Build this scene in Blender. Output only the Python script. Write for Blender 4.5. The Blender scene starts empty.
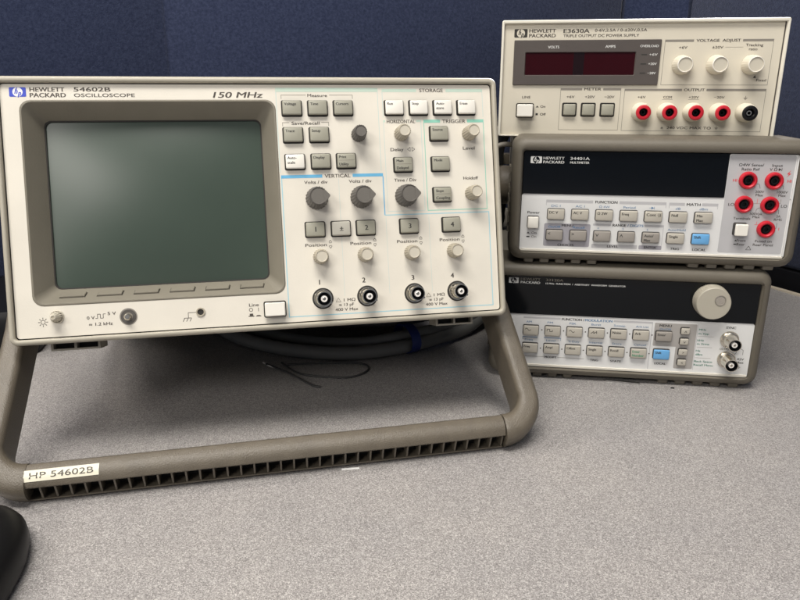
import bpy, bmesh, math, random
from mathutils import Vector, Matrix
random.seed(7)
sc = bpy.context.scene
COL = sc.collection
MM = 0.001

# ------------------------------------------------------------------ camera, light, exposure
CZ = 235.5                                    # camera height over the desk in mm
cam = bpy.data.objects.new('camera', bpy.data.cameras.new('camera'))
COL.objects.link(cam); sc.camera = cam
cx_ = Vector((0.9902338, 0.1394149, 0.0016122))
cy_ = Vector((-0.0424493, 0.2904525, 0.9559474))
cz_ = Vector((0.1328054, -0.9466788, 0.2935337))
cam.matrix_world = Matrix(((cx_.x, cy_.x, cz_.x, 0), (cx_.y, cy_.y, cz_.y, 0), (cx_.z, cy_.z, cz_.z, CZ*MM), (0, 0, 0, 1)))
cam.data.sensor_width = 36; cam.data.lens = 690/800*36
cam.data.clip_start = 0.01; cam.data.clip_end = 50

w = bpy.data.worlds.new("World"); sc.world = w; w.use_nodes = True
w.node_tree.nodes['Background'].inputs[0].default_value = (0.80, 0.86, 1.0, 1)
w.node_tree.nodes['Background'].inputs[1].default_value = 0.17

def area(name, loc, target, sx, sy, power, col):
    l = bpy.data.lights.new(name, 'AREA'); l.shape = 'RECTANGLE'; l.size = sx; l.size_y = sy
    l.energy = power; l.color = col
    o = bpy.data.objects.new(name, l); COL.objects.link(o); o.location = loc
    o.rotation_euler = (Vector(target)-Vector(loc)).to_track_quat('-Z', 'Y').to_euler()
area('ceiling_light_front', (-0.2, -0.2, 1.75), (-0.1, 0.45, 0), 1.2, 0.45, 34, (1.0, 0.955, 0.885))
area('ceiling_light_left', (-1.75, 0.25, 1.75), (-0.2, 0.5, 0), 0.35, 0.7, 17, (1.0, 0.93, 0.85))
area('ceiling_light_back', (0.85, 2.75, 1.75), (0.4, 1.2, 0), 0.9, 0.5, 250, (1.0, 0.94, 0.91))
area('ceiling_light_behind', (-1.0, -2.3, 1.75), (-0.15, 0.4, 0.15), 1.2, 0.6, 30, (1.0, 0.955, 0.89))
sc.view_settings.view_transform = 'Standard'; sc.view_settings.look = 'None'
sc.view_settings.exposure = 0.22; sc.view_settings.gamma = 1.0

# ------------------------------------------------------------------ materials
def mat(name, col, rough=0.5, metal=0.0, spec=0.5, coat=0.0, var=0.0, vscale=40, bump=0.0, bscale=900, coatr=0.1):
    m = bpy.data.materials.new(name); m.use_nodes = True
    nt = m.node_tree; b = nt.nodes['Principled BSDF']
    b.inputs['Base Color'].default_value = (*col, 1); b.inputs['Roughness'].default_value = rough
    b.inputs['Metallic'].default_value = metal; b.inputs['Specular IOR Level'].default_value = spec
    b.inputs['Coat Weight'].default_value = coat; b.inputs['Coat Roughness'].default_value = coatr
    tc = nt.nodes.new('ShaderNodeTexCoord')
    if var > 0:
        n = nt.nodes.new('ShaderNodeTexNoise'); n.inputs['Scale'].default_value = vscale; n.inputs['Detail'].default_value = 6
        nt.links.new(tc.outputs['Object'], n.inputs['Vector'])
        r = nt.nodes.new('ShaderNodeMapRange')
        r.inputs['From Min'].default_value = 0.3; r.inputs['From Max'].default_value = 0.7
        r.inputs['To Min'].default_value = 1-var; r.inputs['To Max'].default_value = 1+var
        nt.links.new(n.outputs['Fac'], r.inputs['Value'])
        x = nt.nodes.new('ShaderNodeVectorMath'); x.operation = 'SCALE'
        x.inputs[0].default_value = col; nt.links.new(r.outputs['Result'], x.inputs['Scale'])
        nt.links.new(x.outputs['Vector'], b.inputs['Base Color'])
        rr_ = nt.nodes.new('ShaderNodeMapRange'); rr_.inputs['To Min'].default_value = max(0, rough-.06); rr_.inputs['To Max'].default_value = min(1, rough+.06)
        nt.links.new(n.outputs['Fac'], rr_.inputs['Value']); nt.links.new(rr_.outputs['Result'], b.inputs['Roughness'])
    if bump > 0:
        n2 = nt.nodes.new('ShaderNodeTexNoise'); n2.inputs['Scale'].default_value = bscale; n2.inputs['Detail'].default_value = 3
        nt.links.new(tc.outputs['Object'], n2.inputs['Vector'])
        bp = nt.nodes.new('ShaderNodeBump'); bp.inputs['Strength'].default_value = bump; bp.inputs['Distance'].default_value = 0.0004
        nt.links.new(n2.outputs['Fac'], bp.inputs['Height']); nt.links.new(bp.outputs['Normal'], b.inputs['Normal'])
    return m

CREAM = mat('cream_plastic', (0.72, 0.68, 0.595), 0.5, var=.045, vscale=25, bump=.12)
BEZEL = mat('bezel_plastic', (0.40, 0.37, 0.30), 0.42, var=.04, bump=.1)
RECESS = mat('taupe_plastic', (0.20, 0.182, 0.142), 0.55, var=.05, bump=.2)
CASE = mat('case_paint', (0.26, 0.24, 0.20), 0.6, var=.05, bump=.3)
HANDLE = mat('handle_plastic', (0.126, 0.107, 0.081), 0.36, var=.10, vscale=90, bump=.8, bscale=1500)
CRT = mat('screen_glass', (0.046, 0.066, 0.051), 0.30, spec=.55, var=.05, vscale=12, coat=.12, coatr=.42)
WHITE_K = mat('white_key', (0.80, 0.77, 0.70), 0.45)
GREY_K = mat('grey_key', (0.32, 0.31, 0.25), 0.5, bump=.1)
LGREY_K = mat('pale_grey_key', (0.46, 0.44, 0.38), 0.5)
BEIGE_K = mat('beige_key', (0.45, 0.42, 0.36), 0.5)
MGREY_K = mat('mid_grey_key', (0.30, 0.275, 0.245), 0.5)
KSIDE = mat('key_skirt', (0.035, 0.032, 0.03), 0.6)
BLUE_K = mat('blue_key', (0.14, 0.38, 0.68), 0.45)
KNOB_D = mat('dark_knob', (0.08, 0.073, 0.066), 0.5, bump=.2)
KNOB_DT = mat('dark_knob_cap', (0.135, 0.125, 0.11), 0.55, bump=.2)
KNOB_L = mat('tan_knob', (0.40, 0.36, 0.28), 0.5, bump=.1)
KNOB_LT = mat('tan_knob_cap', (0.56, 0.52, 0.43), 0.5)
BLACK = mat('black_plastic', (0.006, 0.006, 0.007), 0.42, spec=.22)
WELL = mat('black_well', (0.02, 0.018, 0.015), 0.7)
METAL = mat('nickel', (0.72, 0.68, 0.60), 0.24, metal=1.0)
WHITE = mat('white_insulator', (0.75, 0.72, 0.68), 0.5)
INK = mat('grey_ink', (0.06, 0.05, 0.042), 0.6)
INKK = mat('black_ink', (0.03, 0.028, 0.025), 0.6)
INKM = mat('faint_ink', (0.20, 0.18, 0.15), 0.6)
INKW = mat('white_ink', (0.62, 0.62, 0.60), 0.6)
INKB = mat('blue_ink', (0.09, 0.20, 0.36), 0.6)
INKR = mat('red_ink', (0.62, 0.08, 0.09), 0.6)
INKG = mat('green_ink', (0.06, 0.22, 0.16), 0.6)
LINEB = mat('blue_line', (0.13, 0.42, 0.66), 0.6)
LINEC = mat('cyan_line', (0.33, 0.58, 0.66), 0.6)
LINEP = mat('pale_cyan_line', (0.55, 0.64, 0.60), 0.6)
GREEN = mat('green_bar', (0.26, 0.58, 0.46), 0.6)
GREENP = mat('pale_green_bar', (0.53, 0.66, 0.56), 0.6)
BARG = mat('grey_bar', (0.23, 0.21, 0.18), 0.6)
LOGOB = mat('logo_blue', (0.035, 0.065, 0.50), 0.5)
LOGOW = mat('logo_white', (0.78, 0.78, 0.80), 0.5)
LOGOD = mat('logo_dark', (0.03, 0.027, 0.022), 0.5)
ECREAM = mat('warm_cream_plastic', (0.62, 0.575, 0.475), 0.5, var=.03, vscale=25, bump=.12)
ERIM = mat('rim_cream', (0.72, 0.69, 0.60), 0.4)
EDARK = mat('display_surround', (0.075, 0.063, 0.057), 0.5, var=.05)
REDWIN = mat('red_filter', (0.026, 0.002, 0.004), 0.12, spec=.3)
REDDARK = mat('red_filter_dark', (0.010, 0.003, 0.004), 0.12, spec=.5)
SILVER = mat('silver_plastic', (0.70, 0.70, 0.69), 0.45, var=.02, bump=.1)
LAV = mat('pale_grey_zone', (0.47, 0.465, 0.475), 0.5)
LAVD = mat('mauve_grey_zone', (0.33, 0.32, 0.35), 0.5)
TAUPZ = mat('warm_grey_zone', (0.37, 0.35, 0.33), 0.5)
WINDOW = mat('black_window', (0.002, 0.003, 0.0045), 0.12, spec=.3)
RUBBER = mat('rubber', (0.125, 0.110, 0.085), 0.55, var=.06, bump=.3)
RED = mat('red_plastic', (0.50, 0.016, 0.030), 0.4, spec=.35)
DIAL = mat('dial_plastic', (0.42, 0.39, 0.32), 0.45, bump=.1)
CABLE = mat('grey_cable', (0.17, 0.17, 0.165), 0.5)
CABLED = mat('dark_cable', (0.05, 0.05, 0.05), 0.5)
TIE = mat('blue_tie', (0.015, 0.03, 0.16), 0.5)
STICKER = mat('cream_label', (0.74, 0.70, 0.56), 0.5)
STEEL = mat('steel', (0.6, 0.6, 0.58), 0.3, metal=1)
GLINT = mat('white_highlight', (0.85, 0.85, 0.83), 0.6)

def laminate():
    m = bpy.data.materials.new('speckled_laminate'); m.use_nodes = True
    nt = m.node_tree; b = nt.nodes['Principled BSDF']; L = nt.links
    tc = nt.nodes.new('ShaderNodeTexCoord')
    def ramp(src, stops):
        r = nt.nodes.new('ShaderNodeValToRGB'); e = r.color_ramp.elements
        e[0].position, e[0].color = stops[0][0], (*stops[0][1], 1); e[1].position, e[1].color = stops[-1][0], (*stops[-1][1], 1)
        for p, c in stops[1:-1]:
            k = e.new(p); k.color = (*c, 1)
        L.new(src, r.inputs[0]); return r.outputs[0]
    def noise(s, d=2, rough=.5):
        n = nt.nodes.new('ShaderNodeTexNoise'); n.inputs['Scale'].default_value = s; n.inputs['Detail'].default_value = d; n.inputs['Roughness'].default_value = rough
        L.new(tc.outputs['Object'], n.inputs['Vector']); return n.outputs['Fac']
    def vor(s):
        n = nt.nodes.new('ShaderNodeTexVoronoi'); n.inputs['Scale'].default_value = s; L.new(tc.outputs['Object'], n.inputs['Vector']); 
        sp = nt.nodes.new('ShaderNodeSeparateColor'); L.new(n.outputs['Color'], sp.inputs[0]); return sp.outputs[0]
    def mix(t, a, c, f):
        n = nt.nodes.new('ShaderNodeMix'); n.data_type = 'RGBA'; n.blend_type = t
        L.new(a, n.inputs[6]); L.new(c, n.inputs[7]); n.inputs[0].default_value = f; return n.outputs[2]
    base = ramp(vor(1750), [(0.0, (0.170, 0.161, 0.158)), (0.25, (0.27, 0.256, 0.250)), (0.7, (0.352, 0.337, 0.329)), (1.0, (0.53, 0.51, 0.495))])
    fine = ramp(noise(1900, 2, .7), [(0.33, (0.62, 0.62, 0.62)), (0.5, (1., 1., 1.)), (0.68, (1.3, 1.28, 1.26))])
    c = mix('MULTIPLY', base, fine, 1.0)
    big = ramp(noise(14, 4), [(0.3, (0.94, 0.94, 0.95)), (0.7, (1.05, 1.04, 1.03))])
    c = mix('MULTIPLY', c, big, 1.0)
    L.new(c, b.inputs['Base Color']); b.inputs['Roughness'].default_value = 0.37; b.inputs['Specular IOR Level'].default_value = 0.5
    bp = nt.nodes.new('ShaderNodeBump'); bp.inputs['Strength'].default_value = .25; bp.inputs['Distance'].default_value = .0003
    L.new(noise(1100, 2), bp.inputs['Height']); L.new(bp.outputs[0], b.inputs['Normal'])
    return m
def fabric(name, c0, c1):
    m = bpy.data.materials.new(name); m.use_nodes = True
    nt = m.node_tree; b = nt.nodes['Principled BSDF']; L = nt.links
    tc = nt.nodes.new('ShaderNodeTexCoord')
    n = nt.nodes.new('ShaderNodeTexNoise'); n.inputs['Scale'].default_value = 320; n.inputs['Detail'].default_value = 5; n.inputs['Roughness'].default_value = .7
    L.new(tc.outputs['Object'], n.inputs['Vector'])
    r = nt.nodes.new('ShaderNodeValToRGB'); e = r.color_ramp.elements
    e[0].position = .33; e[0].color = (*c0, 1); e[1].position = .70; e[1].color = (*c1, 1)
    L.new(n.outputs['Fac'], r.inputs[0]); L.new(r.outputs[0], b.inputs['Base Color'])
    b.inputs['Roughness'].default_value = 1; b.inputs['Specular IOR Level'].default_value = .1
    b.inputs['Sheen Weight'].default_value = .15
    n2 = nt.nodes.new('ShaderNodeTexNoise'); n2.inputs['Scale'].default_value = 700
    L.new(tc.outputs['Object'], n2.inputs['Vector'])
    bp = nt.nodes.new('ShaderNodeBump'); bp.inputs['Strength'].default_value = .6; bp.inputs['Distance'].default_value = .001
    L.new(n2.outputs['Fac'], bp.inputs['Height']); L.new(bp.outputs[0], b.inputs['Normal'])
    return m
DESK = laminate()
FAB = fabric('navy_fabric', (0.016, 0.022, 0.050), (0.038, 0.048, 0.092))

# ------------------------------------------------------------------ mesh builder
_txt = {}
def glyphs(s, bold, shear):
    k = (s, bold, shear)
    if k not in _txt:
        cu = bpy.data.curves.new('t', 'FONT'); cu.body = s; cu.size = 1; cu.shear = shear; cu.resolution_u = 3
        if bold: cu.offset = bold
        o = bpy.data.objects.new('t', cu); COL.objects.link(o)
        dg = bpy.context.evaluated_depsgraph_get(); dg.update()
        me = bpy.data.meshes.new_from_object(o.evaluated_get(dg))
        V = [(v.co.x, v.co.y) for v in me.vertices]; F = [tuple(p.vertices) for p in me.polygons]
        bpy.data.objects.remove(o); bpy.data.curves.remove(cu); bpy.data.meshes.remove(me)
        _txt[k] = (V, F)
    return _txt[k]
CAP = None
def cap_h():
    global CAP
    if CAP is None: CAP = max(y for _, y in glyphs('H', 0, 0)[0])
    return CAP

def rr(cx, cy, w, h, r, d, n=5):
    r = min(r, w/2-1e-4, h/2-1e-4); P = []
    for q, (sx, sy) in enumerate(((1, 1), (-1, 1), (-1, -1), (1, -1))):
        for i in range(n+1):
            a = math.pi/2*(q+i/n)
            P.append((cx+sx*(w/2-r)+r*math.cos(a), cy+sy*(h/2-r)+r*math.sin(a), d))
    return P
def circ(cx, cy, r, d, N=32, rib=0, ribn=0):
    P = []
    for i in range(N):
        a = 2*math.pi*i/N
        q = r - (rib if (ribn and (i*ribn//(N//2)) % 2) else 0)
        P.append((cx+q*math.cos(a), cy+q*math.sin(a), d))
    return P
def ribc(cx, cy, r, d, teeth, dep):
    P = []
    for i in range(teeth*4):
        a = 2*math.pi*i/(teeth*4); q = r if i % 4 < 2 else r-dep
        P.append((cx+q*math.cos(a), cy+q*math.sin(a), d))
    return P

class MB:
    """collects geometry in panel coordinates: u right, v down, d towards the viewer (mm)"""
    def __init__(s, dev=None): s.V = []; s.F = []; s.M = []; s.mats = []; s.dev = dev
    def mi(s, m):
        if m not in s.mats: s.mats.append(m)
        return s.mats.index(m)
    def add(s, V, F, m):
        o = len(s.V); s.V += V; k = s.mi(m)
        for f in F: s.F.append(tuple(i+o for i in f)); s.M.append(k)
    def loft(s, loops, m, c0=False, c1=False):
        N = len(loops[0]); V = [p for L in loops for p in L]; F = []
        for a in range(len(loops)-1):
            for i in range(N):
                j = (i+1) % N; F.append((a*N+i, a*N+j, (a+1)*N+j, (a+1)*N+i))
        if c0: F.append(tuple(range(N))[::-1])
        if c1: F.append(tuple((len(loops)-1)*N+i for i in range(N)))
        s.add(V, F, m)
    def box(s, u0, v0, u1, v1, d0, d1, m):
        V = [(u, v, d) for d in (d0, d1) for u, v in ((u0, v0), (u1, v0), (u1, v1), (u0, v1))]
        s.add(V, [(3, 2, 1, 0), (4, 5, 6, 7), (0, 1, 5, 4), (1, 2, 6, 5), (2, 3, 7, 6), (3, 0, 4, 7)], m)
    def rect(s, u0, v0, u1, v1, m, d=0.09): s.add([(u0, v0, d), (u1, v0, d), (u1, v1, d), (u0, v1, d)], [(0, 1, 2, 3)], m)
    def poly(s, pts, m, d=0.09): s.add([(u, v, d) for u, v in pts], [tuple(range(len(pts)))], m)
    def line(s, u0, v0, u1, v1, wd, m, d=0.06):
        dx, dy = u1-u0, v1-v0; l = math.hypot(dx, dy) or 1; nx, ny = -dy/l*wd/2, dx/l*wd/2
        s.add([(u0+nx, v0+ny, d), (u1+nx, v1+ny, d), (u1-nx, v1-ny, d), (u0-nx, v0-ny, d)], [(0, 1, 2, 3)], m)
    def path(s, pts, wd, m, d=0.06):
        for i in range(len(pts)-1): s.line(*pts[i], *pts[i+1], wd, m, d+i*.004)
    def frame(s, u0, v0, u1, v1, wd, m, d=0.05, sides='tblr'):
        if 't' in sides: s.rect(u0, v0, u1, v0+wd, m, d)
        if 'b' in sides: s.rect(u0, v1-wd, u1, v1, m, d)
        if 'l' in sides: s.rect(u0, v0+wd, u0+wd, v1-wd, m, d)
        if 'r' in sides: s.rect(u1-wd, v0+wd, u1, v1-wd, m, d)
    def ring(s, cx, cy, r, wd, m, d=0.07, N=24, a0=0, a1=2*math.pi):
        V = []; F = []; full = abs(a1-a0-2*math.pi) < 1e-6; K = N if full else N+1
        for i in range(K):
            a = a0+(a1-a0)*i/N
            V += [(cx+(r-wd/2)*math.cos(a), cy+(r-wd/2)*math.sin(a), d), (cx+(r+wd/2)*math.cos(a), cy+(r+wd/2)*math.sin(a), d)]
        for i in range(N):
            j = (i+1) % K; F.append((2*i, 2*j, 2*j+1, 2*i+1))
        s.add(V, F, m)
    def disc(s, cx, cy, r, m, d=0.08, N=24): s.add(circ(cx, cy, r, d, N), [tuple(range(N))], m)
    def text(s, t, u, v, h, w=0, al='c', m=None, bold=0.0, shear=0, d=0.12):
        """v is the middle of the capitals, h their height"""
        V, F = glyphs(t, 0, shear)
        if not V: return
        x0 = min(a for a, _ in V); x1 = max(a for a, _ in V); k = h/cap_h()
        kx = w/(x1-x0) if w else k
        W = (x1-x0)*kx; ox = {'c': u-W/2, 'l': u, 'r': u-W}[al]
        s.add([(ox+(a-x0)*kx, v+h/2-b*k, d) for a, b in V], F, m or INK)
        if True:
            q = h*((.07 if bold else 0) if (h < 1.75 or m in (INKW, INKM)) else (.09 if bold else .05))
            if q == 0: return
            s.add([(ox+q+(a-x0)*kx, v+h/2-b*k, d+.012) for a, b in V], F, m or INK)
    def build(s, name, parent=None, mirror=False, conv=None, smooth=True, ang=32, normals=True):
        me = bpy.data.meshes.new(name); dv = s.dev
        if conv: P = [conv(*p) for p in s.V]
        elif dv: P = [((u-dv[0])*MM, (dv[2]-d)*MM, (dv[1]-v)*MM) for u, v, d in s.V]
        else: P = [(a*MM, b*MM, c*MM) for a, b, c in s.V]
        me.from_pydata(P, [], s.F)
        for m in s.mats: me.materials.append(m)
        me.polygons.foreach_set('material_index', s.M)
        if normals:
            bm = bmesh.new(); bm.from_mesh(me); bmesh.ops.recalc_face_normals(bm, faces=bm.faces); bm.to_mesh(me); bm.free()
        if smooth:
            me.polygons.foreach_set('use_smooth', [True]*len(me.polygons)); me.set_sharp_from_angle(angle=math.radians(ang))
        me.update()
        o = bpy.data.objects.new(name, me); COL.objects.link(o)
        if parent: o.parent = parent
        return o

def thing(name, label, cat, mw, group=None):
    o = bpy.data.objects.new(name, None); COL.objects.link(o); o.matrix_world = mw
    o.empty_display_size = .05
    o['label'] = label; o['category'] = cat
    if group: o['group'] = group
    return o
def tag(o, label=None, cat=None, group=None, kind=None):
    if label: o['label'] = label
    if cat: o['category'] = cat
    if group: o['group'] = group
    if kind: o['kind'] = kind
    return o

def logo(b, u0, v0, u1, v1, c_rect, c_disc, c_txt, d=.10):
    cx, cy, W, H = (u0+u1)/2, (v0+v1)/2, u1-u0, v1-v0
    L = rr(cx, cy, W, H, H*.12, d); b.add(L, [tuple(range(len(L)))], c_rect)
    b.add([(cx+H*.50*math.cos(2*math.pi*i/32), cy+H*.49*math.sin(2*math.pi*i/32), d+.03) for i in range(32)], [tuple(range(32))], c_disc)
    b.text('h', cx-H*.17, cy-H*.08, H*.55, H*.32, 'c', c_txt, .01, .35, d+.06)
    b.text('p', cx+H*.15, cy+H*.10, H*.55, H*.34, 'c', c_txt, .01, .35, d+.09)
    b.line(cx-H*.03, cy-H*.5, cx-H*.14, cy-H*.12, H*.07, c_txt, d+.12); b.line(cx+.14*H, cy+H*.16, cx+H*.03, cy+H*.5, H*.07, c_txt, d+.12)

def key(dev, parent, u0, v0, wd, ht, m, dep=3.2, lines=(), ink=INK, name='button', well=True, slope=.9, th=1.7, al='l', rule=False, rad=.9, lift=0, tw=None, skirt=None, gap=0.75):
    if dev is SD and dep < 4: u0 += .35; wd -= .6; v0 += .2; ht -= .4
    if skirt:
        u0 += .4; wd -= .8; v0 += .4; ht -= .8; gap = .35
    b = MB(dev); cx, cy = u0+wd/2, v0+ht/2
    if well: b.loft([rr(cx, cy, wd+2*gap, ht+2*gap, 1.2, .05+lift), rr(cx, cy, wd*.5, ht*.5, .5, .06+lift)], WELL)
    b.loft([rr(cx, cy, wd+.3, ht+.3, rad, .1+lift), rr(cx, cy, wd+.1, ht+.1, rad, dep*.7), rr(cx, cy, wd-.1, ht-.1, rad, dep*.71)], skirt or WELL)
    b.loft([rr(cx, cy, wd, ht, rad, dep*.7), rr(cx, cy, wd-.1, ht-.1, rad, dep*.82), rr(cx, cy-.05, wd-slope*.7, ht-slope*.8, rad, dep*.95), rr(cx, cy-.1, wd-slope*1.3, ht-slope*1.5, rad*.7, dep)], m, c1=True)
    n = len(lines)
    for i, t in enumerate(lines):
        if not t: continue
        if al == 'l': uu = u0+1.1
        else: uu = cx
        vv = v0+1.5+th/2+i*(th*1.75) if al == 'l' else cy
        if n == 2 and al == 'l' and rule: vv = v0+2.1+i*(ht-4.6)+.2
        b.text(t, uu, vv, th, min(tw or 99, wd-2.4) if (tw or len(t)*th*.72 > wd-2.4) else 0, al, ink, 0.006 if ink is not INK else 0, 0, dep+.05)
    if rule: b.rect(u0+1, cy-.35, u0+wd-1, cy-.05, INKM, dep+.04)
    return b.build(name, parent, ang=40)

def knob(dev, parent, cx, cy, r0, r1, dep, m, mt, teeth=20, name='knob', rim=None, pointer=False, skirt=0, lift=0, dish=.4, rib=.35):
    b = MB(dev)
    if skirt: b.loft([circ(cx, cy, skirt, lift+.1, 40), circ(cx, cy, skirt-.3, lift+1.2, 40), circ(cx, cy, r0, lift+1.6, 40)], m)
    b.loft([ribc(cx, cy, r0, lift+.3, teeth, rib), ribc(cx, cy, (r0+r1)/2, dep*.5, teeth, rib), ribc(cx, cy, r1, dep*.86, teeth, rib*.8), ribc(cx, cy, r1-.5, dep*.95, teeth, .0)], m, c0=True)
    N = teeth*4
    b.loft([circ(cx, cy, r1-.5, dep*.95, N), circ(cx, cy, r1-.75, dep, N), circ(cx, cy, r1-1.1, dep, N)], rim or m)
    b.loft([circ(cx, cy, r1-1.1, dep, N), circ(cx, cy, r1-1.35, dep-dish, N)], mt, c1=True)
    if pointer:
        b.poly([(cx+r1*.55, cy-r1*.72), (cx+r1+1.0, cy-.5), (cx+r1+1.0, cy+.6), (cx+r1*.6, cy+r1*.72)], mt, dep+.02)
        pts = [(cx+r1*.55, cy-r1*.74), (cx+r1+1.1, cy-.5), (cx+r1+1.1, cy+.6), (cx+r1*.6, cy+r1*.74)]
        b.loft([[(x, y, dep*.35) for x, y in pts], [(x, y, dep) for x, y in pts]], m, c0=True, c1=False)
    return b.build(name, parent, ang=35)

def bnc(dev, parent, cx, cy, dep=11, rim=True, name='coaxial_socket', r=4.8, nutr=6.2):
    b = MB(dev)
    if rim:
        b.loft([circ(cx, cy, 7.1, .08, 40), circ(cx, cy, 6.2, .1, 40)], WELL)
        b.loft([circ(cx, cy, 6.2, .1, 40), circ(cx, cy, 6.1, 1.2, 40), circ(cx, cy, 5.4, 1.2, 40), circ(cx, cy, 5.2, .6, 40)], METAL)
    else:
        b.loft([circ(cx, cy, nutr+1, .08, 40), circ(cx, cy, nutr+1, .9, 40), circ(cx, cy, nutr, .95, 40), circ(cx, cy, nutr, 2.6, 40), circ(cx, cy, nutr-.5, 3, 40), circ(cx, cy, r, 3, 40)], METAL)
    b.loft([circ(cx, cy, r+.1, .4, 40), circ(cx, cy, r+.1, dep*.35, 40), circ(cx, cy, r-.3, dep*.4, 40), circ(cx, cy, r-.3, dep-.8, 40), circ(cx, cy, r, dep-.7, 40), circ(cx, cy, r, dep, 40), circ(cx, cy, r-.55, dep+.05, 40)], METAL)
    b.loft([circ(cx, cy, r-.55, dep+.05, 40), circ(cx, cy, r-.75, dep-4.5, 40)], BLACK, c1=True)
    for a in (math.radians(30), math.radians(210)):          # bayonet lugs
        x, y = cx+math.cos(a)*r, cy+math.sin(a)*r
        b.loft([circ(x-.2, y, .9, dep*.55, 10), circ(x+.9*math.cos(a), y+.9*math.sin(a), .9, dep*.55+.01, 10), circ(x+.9*math.cos(a), y+.9*math.sin(a), .7, dep*.55+1.6, 10)], METAL, c1=True)
    o = b.build(name, parent, ang=35)
    p = MB(dev)
    p.loft([circ(cx, cy, 2.15, dep-4.3, 20), circ(cx, cy, 2.15, dep-.8, 20), circ(cx, cy, 1.1, dep-.8, 20)], WHITE)
    p.loft([circ(cx, cy, 1.1, dep-.8, 16), circ(cx, cy, .95, dep-.7, 16), circ(cx, cy, .45, dep-.7, 16), circ(cx, cy, .4, dep-2.0, 16)], METAL, c1=True)
    p.build('centre_contact', o)
    return o

def plate(b, outer, inner, m): b.loft([outer, inner], m)

# ------------------------------------------------------------------ setting
def flat_box(name, x0, y0, x1, y1, z0, z1, m, parent=None):
    b = MB(); b.box(x0, y0, x1, y1, z0, z1, m); return b.build(name, parent, smooth=False)
pr = Vector((350, 858, 0)); dr = Vector((-0.535, 0.845, 0)).normalized()     # right edge line of the desk
corner = Vector((206, 1085, 0)); db = Vector((-0.88, -0.47, 0)).normalized()
# desk slab: polygon with the back-right edges along the partitions
def prism(pts, z0, z1, m, name, parent=None):
    b = MB(); n = len(pts)
    b.loft([[(x, y, z0) for x, y in pts], [(x, y, z1) for x, y in pts]], m, c0=True, c1=True)
    return b.build(name, parent, smooth=False)
R0 = pr - dr*900; Cc = corner; B0 = corner + db*1500
desk = prism([(R0.x, R0.y), (Cc.x, Cc.y), (B0.x, B0.y), (-1100, -500), (R0.x, -500)], -28, 0, DESK, 'desk')
tag(desk, 'grey speckled laminate desk top under all the instruments', kind='structure')
TRIM = mat('desk_edge_trim', (0.50, 0.44, 0.35), 0.5)
nr = Vector((dr.y, -dr.x, 0)); nb = Vector((-db.y, db.x, 0)); nb = -nb if nb.y < 0 else nb
def strip(p, q, nrm, a, t, z0, z1, m, name, parent=None, r=None):
    pts = [p+nrm*a, q+nrm*a, q+nrm*(a+t), p+nrm*(a+t)]
    return prism([(v.x, v.y) for v in pts], z0, z1, m, name, parent)
eb = MB()
for (p, q, nn) in ((R0, Cc-dr*2, nr), (B0, Cc+db*2, nb)):
    pts = [p+nn*.2, q+nn*.2, q+nn*7, p+nn*7]
    eb.loft([[(v.x, v.y, z) for v in pts] for z in (-28, 1.6)], TRIM, c0=True, c1=True)
tag(eb.build('desk_edge', None, smooth=False), 'beige edge strip along the back of the desk', kind='structure')

def partition(p, q, nrm, label, z1=520, off=26):
    mid = (p+q)/2+nrm*off
    t = thing('partition', label, 'office partition', Matrix.Translation((mid.x*MM, mid.y*MM, -.7)), 'fabric cubicle partitions behind the desk')
    inv = -Vector((mid.x, mid.y, -700))
    def bld(name, a, th, za, zb, m, rad=6, e=0):
        dd = (q-p).normalized(); P0 = p+dd*e; P1 = q-dd*e
        b = MB()
        # bevelled slab
        L = (P1-P0).length; loops = []
        for off_, y in ((rad, 0), (0, rad), (0, th-rad), (rad, th)):
            loops.append([((P0+dd*s_+nrm*(a+y)+inv).x, (P0+dd*s_+nrm*(a+y)+inv).y, z_+700) for s_, z_ in ((off_, za+off_), (L-off_, za+off_), (L-off_, zb-off_), (off_, zb-off_))])
        b.loft(loops, m, c0=True, c1=True)
        return b.build(name, t, ang=60)
    bld('fabric_panel', off, 45, 22, z1, FAB, 5)
    bld('base_rail', off-1, 40, -60, 20, BLACK, 1)
    bld('top_cap', off-1, 47, z1+1, z1+14, BLACK, 2)
    return t
dbn = db
seamP = Cc + db*(30)
# left seam at about 1/100 of the picture width
ls = Cc + db*655
partition(ls+db*2, seamP, nb, 'navy fabric partition panel behind the oscilloscope, widest one')
partition(B0, ls-db*2, nb, 'navy fabric partition panel beyond the seam at the far left edge')
partition(Cc-dr*40, R0, nr, 'navy fabric partition panel running forward on the right of the stack')
post = thing('partition_post', 'dark navy corner post joining two fabric partitions above the power supply', 'partition post', Matrix.Translation((Cc.x*MM, Cc.y*MM, 0)))
b = MB()
a1 = Cc+db*26-Cc+nb*29; a2 = Cc-dr*36-Cc+nr*29; a3 = a2+nr*36; a4 = (nr+nb)*60; a5 = a1+nb*36
b.loft([[(v.x, v.y, z) for v in (a1, a2, a3, a4, a5)] for z in (-60, 530)], FAB, c0=True, c1=True)
b.build('post_cover', post, smooth=False)
b = MB(); b.loft([[(v.x*.96, v.y*.96, z) for v in (a1, a2, a3, a4, a5)] for z in (530.2, 542)], BLACK, c0=True, c1=True); b.build('top_cap', post, smooth=False)

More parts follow.
